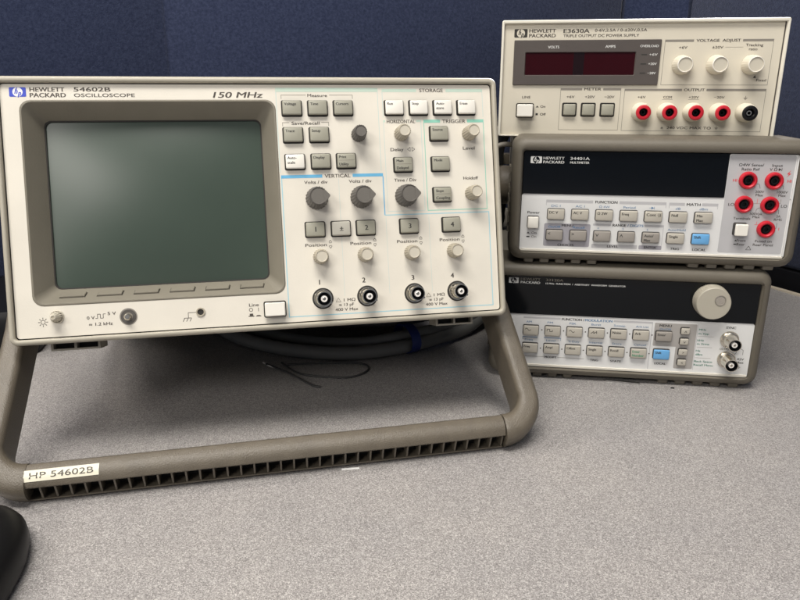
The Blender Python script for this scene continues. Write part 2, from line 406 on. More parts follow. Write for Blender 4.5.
# ------------------------------------------------------------------ oscilloscope
U = Vector((0.9425189, 0.33415286, 0)); N_ = Vector((-0.3223123, 0.90912117, -0.26384365)); Vv = Vector((0.08816411, -0.24867762, -0.96456546))
HN = Vector((-U.y, U.x, 0))
S0 = Vector((-308.5194, 403.26593, 6.41233+CZ))
SO = S0 + U*161 + Vv*165.5 + N_*160
SD = (161, 165.5, -160)                               # panel coordinates of the scope's origin (d positive to viewer)
def M4(o): return Matrix(((U.x, N_.x, -Vv.x, o.x*MM), (U.y, N_.y, -Vv.y, o.y*MM), (U.z, N_.z, -Vv.z, o.z*MM), (0, 0, 0, 1)))
SM = M4(SO)
scope = thing('oscilloscope', 'large cream oscilloscope with dark green screen tilted back on its bail handle', 'oscilloscope', SM)
# NB local y = (dv[2]-d): dv[2] is d of the origin
SI = SM.inverted()
# case and feet
b = MB(SD)
b.loft([rr(161, 82.9, 316, 160, 4, -11), rr(161, 82.9, 316, 160, 4, -300), rr(161, 82.9, 306, 150, 4, -312)], CASE, c1=True)
for k in range(14): b.box(319.0, 30+k*8, 319.6, 33+k*8, -250, -120, WELL)
b.build('case', scope)
# bezel ring
b = MB(SD)
o_ = lambda k, d, r=5: rr(161, 82.75, 322-2*k, 165.5-2*k, r, d)
i_ = lambda k, d, r=2.2: rr(160.9, 82.9, 315.2-2*k, 158.2-2*k, r, d)
b.loft([o_(2.5, -12), o_(.6, -11.6), o_(0, -10), o_(0, 1.2), o_(.5, 2.6, 4.6), o_(1.6, 3.3, 4), i_(-.9, 3.3, 2.8), i_(-.2, 2.9), i_(0, 2.0), i_(0, -.6)], BEZEL)
b.build('bezel', scope, ang=50)
# front panel with screen opening and print
b = MB(SD)
po = rr(160.9, 82.9, 314.6, 157.6, 2, 0)
scr = lambda k, d, r: rr(92.05, 78.05, 153.1-2*k, 125.1-2*k, r, d)
b.loft([rr(160.9, 82.9, 313.8, 156.8, 2, -3), rr(160.9, 82.9, 313.8, 156.8, 2, 0), scr(-.0, 0, 6)], CREAM)
b.loft([rr(160.9, 82.9, 315.6, 158.6, 2, -1.5), rr(160.9, 82.9, 313, 156, 2, -1.4)], WELL)
T = b.text
def seg_bar(u0, g0, g1, u1, v0, v1, m): b.rect(u0, v0, g0, v1, m, .08); b.rect(g1, v0, u1, v1, m, .08)
b.rect(170.2, 6.6, 238.4, 9.2, GREENP, .08); b.rect(170.2, 9.2, 170.7, 62, LINEP, .05); b.rect(238.0, 9.2, 238.4, 62, LINEP, .05)
seg_bar(241.2, 265.2, 286, 312.3, 7.2, 9.3, GREENP); b.rect(241.2, 9.3, 241.6, 26.4, LINEP, .05); b.rect(311.9, 9.3, 312.3, 26.4, LINEP, .05)
b.rect(241.2, 28.2, 242.6, 29.6, GREENP, .08); b.rect(264.2, 28.2, 267.6, 29.6, GREENP, .08)
b.rect(241.2, 29.6, 241.6, 90.2, LINEP, .05); b.rect(267.2, 29.6, 267.6, 90.2, LINEP, .05); b.rect(241.6, 89.8, 267.2, 90.2, LINEP, .05)
seg_bar(269.2, 281, 300.3, 312.3, 28.1, 30.2, GREEN)
b.rect(269.2, 30.2, 269.7, 90.4, GREEN, .05); b.rect(311.8, 30.2, 312.3, 90.4, GREEN, .05); b.rect(269.7, 89.9, 311.8, 90.4, GREEN, .05)
seg_bar(170.8, 198, 218.4, 239.2, 63.9, 66, LINEB)
b.rect(170.8, 66, 171.4, 157.5, LINEC, .05); b.rect(238.8, 66, 239.5, 92.1, LINEB, .05); b.rect(238.8, 92.1, 313.4, 92.7, LINEC, .05)
b.rect(312.8, 92.7, 313.4, 157.5, LINEC, .05); b.rect(170.8, 157.5, 313.4, 158.1, LINEC, .05)
for uu, va in ((208.7, 67), (239.6, 94), (269.6, 94)): b.rect(uu, va, uu+.25, 146, INKM if uu < 0 else LINEP, .05)
logo(b, 9.3, 6.5, 18.9, 12.3, LOGOB, LOGOW, LOGOB)
T('HEWLETT', 20.9, 7.85, 2.5, 20.0, 'l', INK, .008); T('PACKARD', 20.9, 11.3, 2.5, 20.6, 'l', INK, .008)
T('54602B', 46.3, 7.75, 2.5, 21.6, 'l', INK, .004); T('OSCILLOSCOPE', 46.3, 11.4, 2.1, 36.0, 'l', INK)
T('150 MHz', 130.2, 11.2, 3.6, 31.7, 'l', INK, .004, .18)
def bracket(u0, u1, v, g0, g1, drop=2.6):
    b.rect(u0, v, g0, v+.3, INKM, .06); b.rect(g1, v, u1, v+.3, INKM, .06); b.rect(u0, v+.3, u0+.3, v+drop, INKM, .06); b.rect(u1-.3, v+.3, u1, v+drop, INKM, .06)
bracket(173.6, 221.2, 11.2, 190, 205.5); T('Measure', 197.5, 11.6, 1.9, 13, 'c', INK)
bracket(173.6, 204.3, 29.2, 178, 199.3); T('Save/Recall', 188.8, 29.8, 2.0, 18.4, 'c', INK)
T('VERTICAL', 208.2, 65.0, 2.3, 17.2, 'c', INK); T('STORAGE', 275.6, 8.2, 2.3, 16.5, 'c', INK)
T('HORIZONTAL', 253.4, 29.2, 2.2, 19.6, 'c', INK); T('TRIGGER', 290.7, 29.3, 2.3, 16.6, 'c', INK)
for uu, t in ((193.4, 'Volts / div'), (223.3, 'Volts / div'), (254.4, 'Time / Div')): T(t, uu, 68.9, 2.0, 15.4, 'c', INK)
T('Delay', 245.2, 48.1, 2.1, 9, 'l', INK); 
b.path([(259, 46.7), (257, 48.1), (259, 49.5), (259, 46.7)], .3, INK); b.path([(260.2, 46.7), (262.2, 48.1), (260.2, 49.5), (260.2, 46.7)], .3, INK)
T('Level', 300.6, 47.9, 2.1, 8.4, 'c', INK); T('Holdoff', 301, 68.6, 2.0, 10.6, 'c', INK)
for k, uu in enumerate((184.2, 214.4, 246.5, 276.6)):
    T('Position', uu, 110.7, 2.0, 14.2, 'l', INK)
    x = uu+16.8; b.path([(x-1, 109.2), (x, 107.8), (x+1, 109.2)], .3, INK, .07); b.path([(x-1, 111.9), (x, 113.3), (x+1, 111.9)], .3, INK, .07)
    b.rect(x-1, 109.5, x+1, 109.8, INK, .05); b.rect(x-1, 111.3, x+1, 111.6, INK, .05)
for uu, t in ((192.1, '1'), (222.1, '2'), (256.2, '3'), (284.3, '4')): T(t, uu, 135.7, 3.2, 0, 'c', INK, .006)
for uu in (209.6, 272.2):
    T('1 MΩ', uu+2.2, 148.5, 1.9, 7.8, 'c', INK); T('≈ 13 pF', uu, 151.6, 1.9, 10, 'c', INK); T('400 V Max', uu, 154.8, 1.9, 15.4, 'c', INK)
    b.path([(uu-7, 149.6), (uu-5.3, 146.9), (uu-3.6, 149.6), (uu-7, 149.6)], .25, INKM, .05)
# lower left print
sx, sy = 19.5, 151.7
b.ring(sx, sy, 1.25, .35, INK)
for k in range(8):
    a = k*math.pi/4; b.line(sx+1.8*math.cos(a), sy+1.8*math.sin(a), sx+2.9*math.cos(a), sy+2.9*math.sin(a), .4, INK)
T('0 V', 47.4, 150.6, 1.9, 4.6, 'c', INK); T('5 V', 60.0, 148.5, 1.9, 5, 'c', INK); T('≈ 1.2 kHz', 53.2, 154.8, 1.9, 14, 'c', INK)
b.path([(50.2, 151.2), (51.5, 151.2), (51.5, 148.6), (53.2, 148.6), (53.2, 151.2), (54.9, 151.2), (54.9, 148.6), (56.4, 148.6)], .35, INK)
b.path([(111.5, 151), (106.6, 151), (106.6, 154.4), (103.8, 154.4)], .35, INK); b.line(106.6, 154.4, 108.6, 154.4, .35, INK, .08)
for x in (104.2, 106.4, 108.5): b.line(x, 154.6, x-1.1, 156.6, .35, INK)
T('Line', 148.4, 148.3, 2.0, 6.2, 'c', INK); b.ring(146.4, 151.5, 1.1, .35, INK); b.rect(151.0, 150.3, 151.35, 152.7, INK)
b.rect(145.4, 154.0, 147.6, 155.4, INK); b.rect(144.6, 155.4, 148.3, 156.0, INK); b.poly([(149.2, 156), (150.2, 155.2), (152, 155.2), (153.0, 156)], INK)
b.disc(114.4, 151, 2.9, BEZEL, .07); 
b.build('front_panel', scope, ang=30)
# screen surround (sloping walls), screen
b = MB(SD)
b.loft([scr(-1.2, .15, 6.5), scr(-.6, .5, 6.4), scr(0, .45, 6), scr(.7, -.4, 5.5), scr(9.0, -13.5, 4.2), scr(9.5, -14.4, 4), scr(9.6, -24, 4)], RECESS)
b.loft([scr(8.75, -12.9, 4.3), scr(9.55, -13.1, 4), scr(9.55, -16, 4)], WELL)
b.build('screen_surround', scope, ang=28)
b = MB(SD); nx, ny = 48, 40; V = []; F = []
for i in range(nx+1):
    for j in range(ny+1):
        x = -1+2*i/nx; y = -1+2*j/ny
        V.append((92.05+67.6*x, 78.05+53.6*y, -14.0+5.0*(1-x*x)*(1-y*y)))
for i in range(nx):
    for j in range(ny): a = i*(ny+1)+j; F.append((a, a+1, a+ny+2, a+ny+1))
b.add(V, F, CRT); b.build('screen', scope, ang=80)
for i in range(6):
    uu = 36.2+22.3*i
    b = MB(SD)
    # a flap lying on the lower sloping wall
    def onw(u, t): return (u, 140.6-.7-8.3*t, -.4-13.1*t)
    z = .35
    def lp(g, lift):
        P = []
        for (a, t) in ((-7.4+g, .32+g*.05), (7.4-g, .32+g*.05), (8.1-g, .62-g*.05), (-6.9+g, .62-g*.05)):
            q = onw(uu+a, t); P.append((q[0], q[1]-.84*lift, q[2]+.53*lift))
        return P
    b.loft([lp(-.4, .06), lp(.2, .07)], WELL)
    b.loft([lp(0, .05), lp(.1, .8), lp(.4, 1.1)], RECESS, c1=True)
    b.build('softkey', scope, smooth=False)
# keys
KW, KH = 12.9, 9.8
for u0, v0, m, ls_, rule in ((173.8, 15.3, GREY_K, ('Voltage',), 0), (190.8, 15.3, GREY_K, ('Time',), 0), (207.8, 15.3, GREY_K, ('Cursors',), 0),
    (173.7, 32.9, GREY_K, ('Trace',), 0), (190.9, 32.9, GREY_K, ('Setup',), 0),
    (174.0, 50.5, WHITE_K, ('Auto-', 'scale'), 0), (191.1, 50.5, GREY_K, ('Display',), 0), (208.0, 50.5, GREY_K, ('Print', 'Utility'), 1),
    (242.5, 15.3, WHITE_K, ('Run',), 0), (259.5, 15.3, WHITE_K, ('Stop',), 0), (276.4, 15.3, WHITE_K, ('Auto-', 'store'), 0), (293.3, 15.3, WHITE_K, ('Erase',), 0),
    (246.9, 53.8, GREY_K, ('Main', 'Delayed'), 1), (273.0, 33.0, GREY_K, ('Source',), 0), (273.1, 53.8, GREY_K, ('Mode',), 0), (273.3, 74.8, GREY_K, ('Slope', 'Coupling'), 1)):
    key(SD, scope, u0, v0, KW, KH, m, 3.4, ls_, INKK, rule=bool(rule), th=1.75)
for u0, t, m in ((184.8, '1', GREY_K), (202.0, '±', LGREY_K), (218.9, '2', GREY_K), (248.8, '3', GREY_K), (278.7, '4', GREY_K)):
    key(SD, scope, u0, 95.6, KW, KH, m, 3.4, (t,), INKK, th=3.2, al='c')
for cx in (193.6, 223.6, 254.2): knob(SD, scope, cx, 79.7, 7.6, 6.3, 15, KNOB_D, KNOB_DT, 22, pointer=True)
knob(SD, scope, 223.8, 37.8, 5.0, 4.4, 13, KNOB_D, KNOB_DT, 18)
for cx, cy in ((253.2, 37.6), (301.1, 38), (301.2, 79.2)): knob(SD, scope, cx, cy, 5.0, 4.5, 13, KNOB_L, KNOB_LT, 18)
for cx in (194, 224, 256.2, 286.4): knob(SD, scope, cx, 118.6, 5.2, 4.7, 10, KNOB_L, KNOB_LT, 20)
for cx in (194, 224.2, 257, 287.4): bnc(SD, scope, cx, 146.7, 11)
# power switch, intensity knob, probe terminal, ground jack
key(SD, scope, 155.4, 147.3, 13.2, 9.2, WHITE_K, 7, (), name='line_switch', rad=.9)
knob(SD, scope, 27.8, 148.7, 3.6, 2.1, 9, KNOB_LT, KNOB_L, 14, name='intensity_knob', skirt=4.2)
b = MB(SD)
b.loft([circ(70, 151.2, 5.4, .12), circ(70, 151.2, 4.7, .12), circ(70, 151.2, 4.6, -3.0)], BARG); b.disc(70, 151.2, 4.65, BARG, .09)
b.loft([circ(70, 151.2, 4.7, .15), circ(70, 151.2, 4.4, .4), circ(70, 151.2, 2.6, .2)], KNOB_D)
b.loft([circ(70, 151.2, 2.0, .2), circ(70, 151.2, 1.7, 2.5), circ(70, 151.2, 2.1, 4.2), circ(70, 151.2, 1.4, 5)], METAL, c1=True)
b.build('probe_terminal', scope, ang=40)
b = MB(SD)
b.loft([circ(114.4, 151, 2.9, .1), circ(114.4, 151, 2.8, .9), circ(114.4, 151, 2.1, .9), circ(114.4, 151, 1.9, .15)], KNOB_L); b.disc(114.4, 151, 2.0, WELL, .14)
b.build('ground_jack', scope, ang=40)
# feet under the front edge
for u0, u1 in ((20.3, 50), (273.5, 300.5)):
    b = MB(SD); W = u1-u0
    b.box(u0, 163.5, u1, 164.6, -30, -9, CASE); b.box(u0, 169.8, u1, 171.0, -30, -10, CASE)
    for f in (0, .47, .95): b.box(u0+f*W, 164.6, u0+f*W+W*.05, 169.8, -30, -9.5, CASE)
    b.box(u0+.05*W, 164.6, u0+.95*W, 169.8, -30, -16, WELL)
    b.build('foot', scope, smooth=False)
for u0 in (26, 272):
    b = MB(SD); b.loft([rr(u0+12, -285, 24, 20, 4, 163), rr(u0+12, -285, 22, 18, 4, 166.3)], BLACK, c0=True, c1=True)
    b.V = [(u, c, v) for (u, v, c) in b.V]; b.build('rear_foot', scope)

# handle: hf frame (U along the front, back b, height z) -> scope local
def HF(Ux, bb, z):
    bb = bb+(Ux-160)*.022
    P = Vector((S0.x, S0.y, 0))+U*Ux+HN*bb+Vector((0, 0, z))
    return tuple(SI @ (P*MM))
A_ = (0.735, 0.678); M_ = (-0.678, 0.735); C0 = (-84.5, 12.0)
def hp(Ux, s, m): return (Ux, C0[0]+A_[0]*s+M_[0]*m, C0[1]+A_[1]*s+M_[1]*m)
path = []   # (U, s, tangent angle, half thickness, half width, m offset, radius)
RA = 21; UL, UR = -8.5, 331.0
for s in (205, 150, 100, 60, 35): path.append((UL+min(5.5, (s-21)*.07), s, -90, 7.2, 14.5, -3.2, 4.5))
for k in range(0, 9):
    a = math.radians(180+k*90/8); f = k/8
    path.append((UL+RA+RA*math.cos(a), RA+RA*math.sin(a), -90+k*90/8, 7.2+3.3*f, 14.5-3.7*f, -3.2*(1-f), 4.5+4*f))
path += [(13.2, 0, 0, 10.5, 10.6, 0, 8.5), (13.3, 2, 0, 4.5, 3.6, 3, 2.5)]
mirr = [(UL+UR-p[0], p[1], -p[2], *p[3:]) for p in path[::-1]]
path += mirr
loops = []
for (Ux, s, ang, ht, hw, mo, r) in path:
    a = math.radians(ang); nx, ny = -math.sin(a), math.cos(a)
    L = rr(0, 0, 2*ht, 2*hw, r, 0, 6)
    loops.append([HF(*hp(Ux+nx*x, s+ny*x, mo+y)) for x, y, _ in L])
b = MB(); b.loft([[(p[0]/MM, p[1]/MM, p[2]/MM) for p in L] for L in loops], HANDLE, c0=True, c1=True)
handle = b.build('handle', scope, ang=35)
for Ux, sg in ((UL+8.2, -1), (UR-8.2, 1)):
    b = MB(); L = []
    for off, r in ((0, 20), (-9*sg*-1*-1, 20)):
        pass
    q = hp(Ux, 190, -3)
    for off in (-7.0, 0.8):
        L.append([tuple(x/MM for x in HF(Ux+sg*off, q[1]+19*math.cos(t), q[2]+19*math.sin(t))) for t in [2*math.pi*i/32 for i in range(32)]])
    b.loft(L, HANDLE, c0=True, c1=True); b.build('pivot_hub', scope, ang=35)
# ribbed grip
G0, G1 = 11.5, 308.5
sec = [(-73, 2), (-71.5, 9), (-74.5, 16), (-79, 21), (-84, 23.2), (-88.5, 22.2), (-91.8, 19.4), (-93.6, 16.4), (-94, 13.6), (-93.2, 12.6), (-79.5, 12.4), (-79.5, 3.2), (-89.4, 3.0), (-89.0, 1.9), (-85.5, .2), (-76, .2)]
b = MB(); b.loft([[(g, x, z) for x, z in sec] for g in (G0, G0+2)], HANDLE, c0=True)
b.loft([[(g, x, z) for x, z in sec] for g in [G0+2+i*(G1-G0-4)/8 for i in range(9)]], HANDLE)
b.loft([[(g, x, z) for x, z in sec] for g in (G1-2, G1)], HANDLE, c1=True)
b.box(G0+.5, -81.0, G1-.5, -79.6, 3.3, 12.35, WELL)
nf = 36
for k in range(nf+1):
    g = G0+.2+(G1-G0-2.0)*k/nf
    L0 = [(-79.2, 12.45), (-92.3, 12.55), (-88.9, 3.05), (-79.2, 3.15)]
    b.loft([[(x_, y_, z_) for y_, z_ in L0] for x_ in (g, g+1.1)], HANDLE, c0=True, c1=True)
b.V = [tuple(x/MM for x in HF(*p)) for p in b.V]
grip = b.build('grip', handle, ang=30)
# the typed sticker follows the rounded top of the grip
b = MB(SD)
def onsec(g, t):          # t 0..1 from the slot lip up the front curve
    pts = [(-94.05, 14.2), (-93.7, 16.5), (-91.9, 19.5), (-88.6, 22.3), (-84, 23.3)]
    L = [math.dist(pts[i], pts[i+1]) for i in range(4)]; tt = t*sum(L)
    for i in range(4):
        if tt <= L[i] or i == 3:
            f = tt/L[i]; return (g, pts[i][0]+(pts[i+1][0]-pts[i][0])*f, pts[i][1]+(pts[i+1][1]-pts[i][1])*f)
        tt -= L[i]
def sticker_pt(x, y, e):  # x 0..41 along, y 0..1 up
    g, bb, z = onsec(12.8+x, .20+y*.46); return (g, bb-.75*e, z+.62*e)
V = []; F = []; nx, ny = 20, 8
LAB = MB()
for i in range(nx+1):
    for j in range(ny+1): V.append(sticker_pt(41*i/nx, j/ny, .25))
for i in range(nx):
    for j in range(ny): a = i*(ny+1)+j; F.append((a, a+1, a+ny+2, a+ny+1))
LAB.add(V, F, STICKER)
gV, gF = glyphs('HP 54602B', 0, 0)
x0 = min(a for a, _ in gV); x1 = max(a for a, _ in gV); k = 35/(x1-x0)
LAB.add([sticker_pt(3+(a-x0)*k, .24+.52*c/cap_h(), .42) for a, c in gV], gF, INK)
LAB.V = [tuple(x/MM for x in HF(*p)) for p in LAB.V]
tag(LAB.build('asset_label', handle, ang=80, normals=False), 'cream sticker reading HP 54602B on the left end of the grip')

# ------------------------------------------------------------------ instruments of the stack
def lvl(u, y, z): return Matrix.Translation((u*MM, y*MM, z*MM))
# ---- power supply
E0 = Vector((-1.548, 586.49, 50.65+CZ)); ED = (106, 88, -150)
psu = thing('power_supply', 'cream bench power supply with red display window, on top of the stack', 'power supply', lvl(E0.x+106, E0.y+150, E0.z-88))
b = MB(ED)
b.loft([rr(106, 44, 209, 85, 1.5, -2), rr(106, 44, 209, 85, 1.5, -330)], ERIM, c0=True, c1=True); b.build('case', psu)
b = MB(ED)
e_ = lambda l, t, r_, bt, d, rad: rr((l+212-r_)/2, (t+88-bt)/2, 212-r_-l, 88-bt-t, rad, d)
b.loft([e_(0, 0, 0, 0, -14, 1.6), e_(0, 0, 0, 0, 2.2, 1.6), e_(.5, .5, .5, .5, 2.8, 1.3), e_(1.6, 1.9, 1.5, .8, 2.8, .9), e_(2.1, 2.5, 2.0, 1.0, 2.2, .8), e_(2.1, 2.5, 2.3, 1.0, -1.5, .8)], ERIM); b.build('bezel', psu, ang=40)
b = MB(ED); T = b.text
b.rect(1.9, 2.3, 210.0, 87.2, ECREAM, 0); b.rect(208.8, 2.6, 209.8, 87, INK, .05)
logo(b, 9.7, 6.3, 19.8, 12.5, LOGOD, ECREAM, LOGOD)
T('HEWLETT', 21.1, 7.7, 2.5, 20.3, 'l', INK, .006); T('PACKARD', 21.1, 11.2, 2.5, 20.3, 'l', INK, .006)
T('E3630A', 47.3, 8.0, 2.8, 19.6, 'l', INK, .01); T('0-6V,2.5A / 0-±20V,0.5A', 71.1, 7.6, 2.0, 38.8, 'l', INK)
T('TRIPLE OUTPUT DC POWER SUPPLY', 47.4, 11.5, 1.9, 57.0, 'l', INK)
def gbox(u0, v0, u1, v1, g0, g1, t, tw):
    b.rect(u0, v0, g0, v0+1.7, BARG, .07); b.rect(g1, v0, u1, v0+1.7, BARG, .07)
    b.rect(u0, v0+1.7, u0+.3, v1, INKM, .05); b.rect(u1-.3, v0+1.7, u1, v1, INKM, .05); b.rect(u0, v1, u1, v1+.3, INKM, .05)
    T(t, (g0+g1)/2, v0+.75, 1.9, tw, 'c', INK, .008)
gbox(124.1, 14.8, 202.7, 47.8, 145.2, 180.6, 'VOLTAGE  ADJUST', 32)
gbox(48.1, 50.4, 94.8, 82.4, 64.8, 81, 'METER', 13); gbox(97.4, 50.8, 202.5, 82.6, 140.6, 158.8, 'OUTPUT', 15.4)
for uu, t, ww in ((137.8, '+6V', 6), (163, '±20V', 8)): T(t, uu, 20.5, 1.8, ww, 'c', INK)
b.rect(168.4, 20.4, 181.5, 20.6, INKM, .06); T('Tracking', 189.2, 19.0, 1.8, 12.4, 'c', INK); T('ratio', 188.7, 21.9, 1.8, 6, 'c', INK)
T('Fixed', 197.6, 44.4, 1.8, 7, 'c', INK); b.poly([(191.4, 42.6), (192.9, 40.6), (193.5, 42.9)], INK)
T('LINE', 21.4, 57.4, 1.8, 6.5, 'c', INK); T('On', 34.9, 64.6, 1.8, 4, 'c', INK); T('Off', 35.3, 70.6, 1.8, 4.6, 'c', INK)
b.poly([(29.4, 65.3), (30.6, 63.9), (31.8, 65.3)], INKK); b.rect(29.6, 69.8, 31.4, 71.4, INKK)
for uu, t, ww in ((56.2, '+6V', 6), (71.2, '+20V', 7.6), (86.2, '−20V', 7.6)): T(t, uu, 57, 1.8, ww, 'c', INK)
for uu, t, ww in ((110.8, '+6V', 6), (130.4, 'COM', 6.4), (150, '+20V', 7.6), (168.9, '−20V', 7.6)): T(t, uu, 57.1, 1.8, ww, 'c', INK)
for uu in (130.4, 150):
    b.rect(uu-4, 58.7, uu+4, 58.95, INKM, .05)
def gnd(uu, vv, k=1, m=INK): b.rect(uu-.15*k, vv-1.4*k, uu+.15*k, vv, m, .06); b.rect(uu-1.4*k, vv, uu+1.4*k, vv+.3*k, m, .06); b.rect(uu-.9*k, vv+.6*k, uu+.9*k, vv+.9*k, m, .06); b.rect(uu-.4*k, vv+1.2*k, uu+.4*k, vv+1.5*k, m, .06)
gnd(188.2, 57.4); T('±  240 VDC MAX TO', 127.5, 80.3, 1.9, 38, 'l', INK); gnd(169.6, 80.0, .9)
b.build('front_panel', psu, smooth=False, normals=False)
b = MB(ED); T = b.text
b.loft([rr(65.8, 31.3, 111.6, 33.6, .6, .1), rr(65.8, 31.3, 111.4, 33.4, .6, 1.2), rr(65.8, 31.3, 110.8, 32.8, .4, 1.5), rr(61.1, 32.2, 84.6, 17.6, .8, 1.5), rr(61.1, 32.2, 83.4, 16.6, .6, .5)], EDARK)
T('VOLTS', 40.4, 19.8, 1.9, 8.5, 'c', INKW, .006, 0, 1.6); T('AMPS', 83.5, 19.6, 1.9, 7.6, 'c', INKW, .006, 0, 1.6); T('OVERLOAD', 112.6, 19.4, 1.7, 13.6, 'c', INKW, .006, 0, 1.6)
for vv, t in ((25.6, '+6V'), (32.4, '+20V'), (39.2, '−20V')):
    T(t, 113.0, vv, 1.7, 6.2, 'l', INKW, .004, 0, 1.6); b.rect(107.2, vv-.45, 111.4, vv+.45, INKK, 1.58)
dp = b.build('display_surround', psu, ang=30)
b = MB(ED); b.rect(19.3, 23.6, 56.4, 40.8, REDWIN, .6); b.rect(56.4, 23.6, 64.6, 40.8, REDDARK, .6); b.rect(64.6, 23.6, 102.9, 40.8, REDWIN, .6)
b.build('display_window', psu, smooth=False)
key(ED, psu, 14.5, 62.8, 12.6, 9.8, WHITE_K, 7, (), name='line_switch')
for u0 in (51.2, 65.8, 80.6): key(ED, psu, u0, 62.6, 9.4, 8.6, GREY_K, 3, (), gap=1.1)
KW_ = mat('ivory_knob', (0.66, 0.61, 0.50), 0.45)
for cx in (138.2, 163.4, 188.9): knob(ED, psu, cx, 33.2, 7.4, 6.2, 12, KW_, KNOB_LT, 24, rim=WHITE_K, dish=.7, rib=.12)
def post_(dev, parent, cx, cy, capm, dep=13):
    b = MB(dev)
    b.loft([circ(cx, cy, 7.2, .1), circ(cx, cy, 7.1, dep*.45), circ(cx, cy, 6.5, dep*.55), circ(cx, cy, 6.2, dep-2), circ(cx, cy, 5.7, dep-.6)], KW_)
    o = b.build('binding_post', parent, ang=40)
    c = MB(dev)
    c.loft([circ(cx, cy, 5.7, dep-.6), circ(cx, cy, 5.5, dep+.3), circ(cx, cy, 4.9, dep+.7), circ(cx, cy, 3.3, dep+.6), circ(cx, cy, 3.0, dep-1)], capm)
    c.loft([circ(cx, cy, 3.0, dep-1), circ(cx, cy, 2.8, dep-7)], BLACK, c1=True)
    c.loft([circ(cx, cy, 2.0, dep-5), circ(cx, cy, 1.9, dep-2.5), circ(cx, cy, 1.2, dep-2.5), circ(cx, cy, 1.1, dep-5)], METAL if capm is BLACK else BLACK)
    c.build('socket_ring', o, ang=40)
for cx in (111, 130.5, 149.9, 169.4): post_(ED, psu, cx, 68.3, RED)
post_(ED, psu, 189, 68.4, BLACK)
for cx, cy in ((30, 10), (182, 10)):
    b = MB(ED); b.box(cx-9, 88.0, cx+9, 88.6, -40, -22, BLACK); b.build('foot', psu, smooth=False)

# ---- rubber bumper shared by the two lower instruments
def bumper(dev, parent, tabs_l, tabs_r):
    b = MB(dev)
    o = lambda k, d, r: rr(99.8, 37.6, 217.6-2*k, 97.4-2*k, r, d, 7)
    i = lambda k, d, r: rr(100.2, 39.5, 201-2*k, 79.4-2*k, r, d, 7)
    b.loft([o(3, -46, 7), o(0, -44, 9), o(0, -5, 10), o(.5, -1.5, 10), o(2, 1.6, 9.5), o(4.2, 3.4, 8.5), o(6.5, 4.0, 7), i(-1.4, 3.6, 2.6), i(-.3, 2.4, 2.2), i(0, -2, 2), i(0, -46, 2)], RUBBER)
    # side ribs
    for k in range(7):
        for x in (-9.6, 208.6): b.box(x-.7, 14+k*8, x+.7, 18+k*8, -38, -12, RUBBER)
    b.build('bumper', parent, ang=50)
    for u0, wd in tabs_l+tabs_r:
        f = MB(dev)
        f.loft([rr(u0+wd/2, -20, wd, 38, 1.5, 85), rr(u0+wd/2, -20, wd-.6, 37.4, 1.5, 88.6)], RUBBER, c0=True, c1=True)
        f.V = [(u, c, v) for (u, v, c) in f.V]
        f.build('foot', parent, ang=40)
TL = [(4+12.5*k, 8) for k in range(5)]; TR = [(131.5+13.9*k, 8.6) for k in range(5)]
def rear(dev, parent, deep=300, bail=True):
    b = MB(dev); b.loft([rr(100, 38, 213, 88, 2, -8), rr(100, 38, 213, 88, 2, -deep)], CASE, c0=True, c1=True); b.build('case', parent)
    if not bail: return
    for sx in (-10.5, 210.5):
        b = MB(dev); s_ = -1 if sx < 0 else 1
        b.loft([[(sx-s_*4+s_*dd, 36+rad*math.cos(a), -72+rad*math.sin(a)) for a in [2*math.pi*i/28 for i in range(28)]] for dd, rad in ((0, 17), (9, 17), (12, 14.5), (12.1, 8), (10.5, 7))], HANDLE, c1=True)
        b.build('pivot_hub', parent, ang=40)
    b = MB(dev)
    b.loft([rr(100, 36, 240, 12, 3, -305), rr(100, 36, 240, 12, 3, -325)], HANDLE, c0=True, c1=True)
    for sx in (-18, 218): b.box(sx-3, 29, sx+3, 43, -325, -80, HANDLE)
    b.build('carrying_handle', parent, ang=40)

# ---- multimeter
M0 = Vector((19.496, 553.23, -46.17+CZ)); MD = (100, 88.6, -140)
dmm = thing('multimeter', 'grey bench multimeter with black display and five red jacks, middle of the stack', 'multimeter', lvl(M0.x+100, M0.y+140, M0.z-88.6))
rear(MD, dmm); bumper(MD, dmm, TL, TR)
def zone(b, u0, v0, u1, v1, m, r=1.2, d=.04): L = rr((u0+u1)/2, (v0+v1)/2, u1-u0, v1-v0, r, d); b.add(L, [tuple(range(len(L)))], m)
b = MB(MD); T = b.text
b.loft([rr(100.2, 56.0, 200.4, 46.0, 2, -1), rr(100.2, 56.0, 200.4, 46.0, 2, .0)], SILVER, c1=True)
b.loft([rr(176.0, 17, 48.9, 33.6, 1.5, -1), rr(176.0, 17, 48.9, 33.4, 1.5, .0)], SILVER, c1=True)
# light lip along the bottom and right edge
b.loft([rr(100.2, 78.2, 199.5, 2.0, .8, 0), rr(100.2, 78.0, 198.5, 1.4, .6, 1.0)], CREAM, c1=True)
b.box(199.0, 1.5, 200.2, 77, 0, 1.0, SILVER)
zone(b, 151.9, .9, 198.3, 75.6, LAV, 1.5)
def mb(u0, g0, g1, u1, v, m=LAVD): b.rect(u0, v-1.1, g0, v+1.1, m, .05); b.rect(g1, v-1.1, u1, v+1.1, m, .05)
mb(19.1, 55, 75, 110, 38.6, LAV); b.rect(19.1, 39.7, 19.5, 42, LAV, .05); b.rect(109.6, 39.7, 110, 42, LAV, .05)
mb(112.1, 123.6, 136.2, 148, 38.8, LAV); b.rect(112.1, 39.9, 112.5, 42, LAV, .05); b.rect(147.6, 39.9, 148, 42, LAV, .05)
zone(b, 18.7, 56.2, 54.6, 74.6, LAVD); zone(b, 56.4, 71.8, 91.5, 75.1, LAV, .8); zone(b, 92.6, 71.8, 110, 75.1, LAVD, .8)
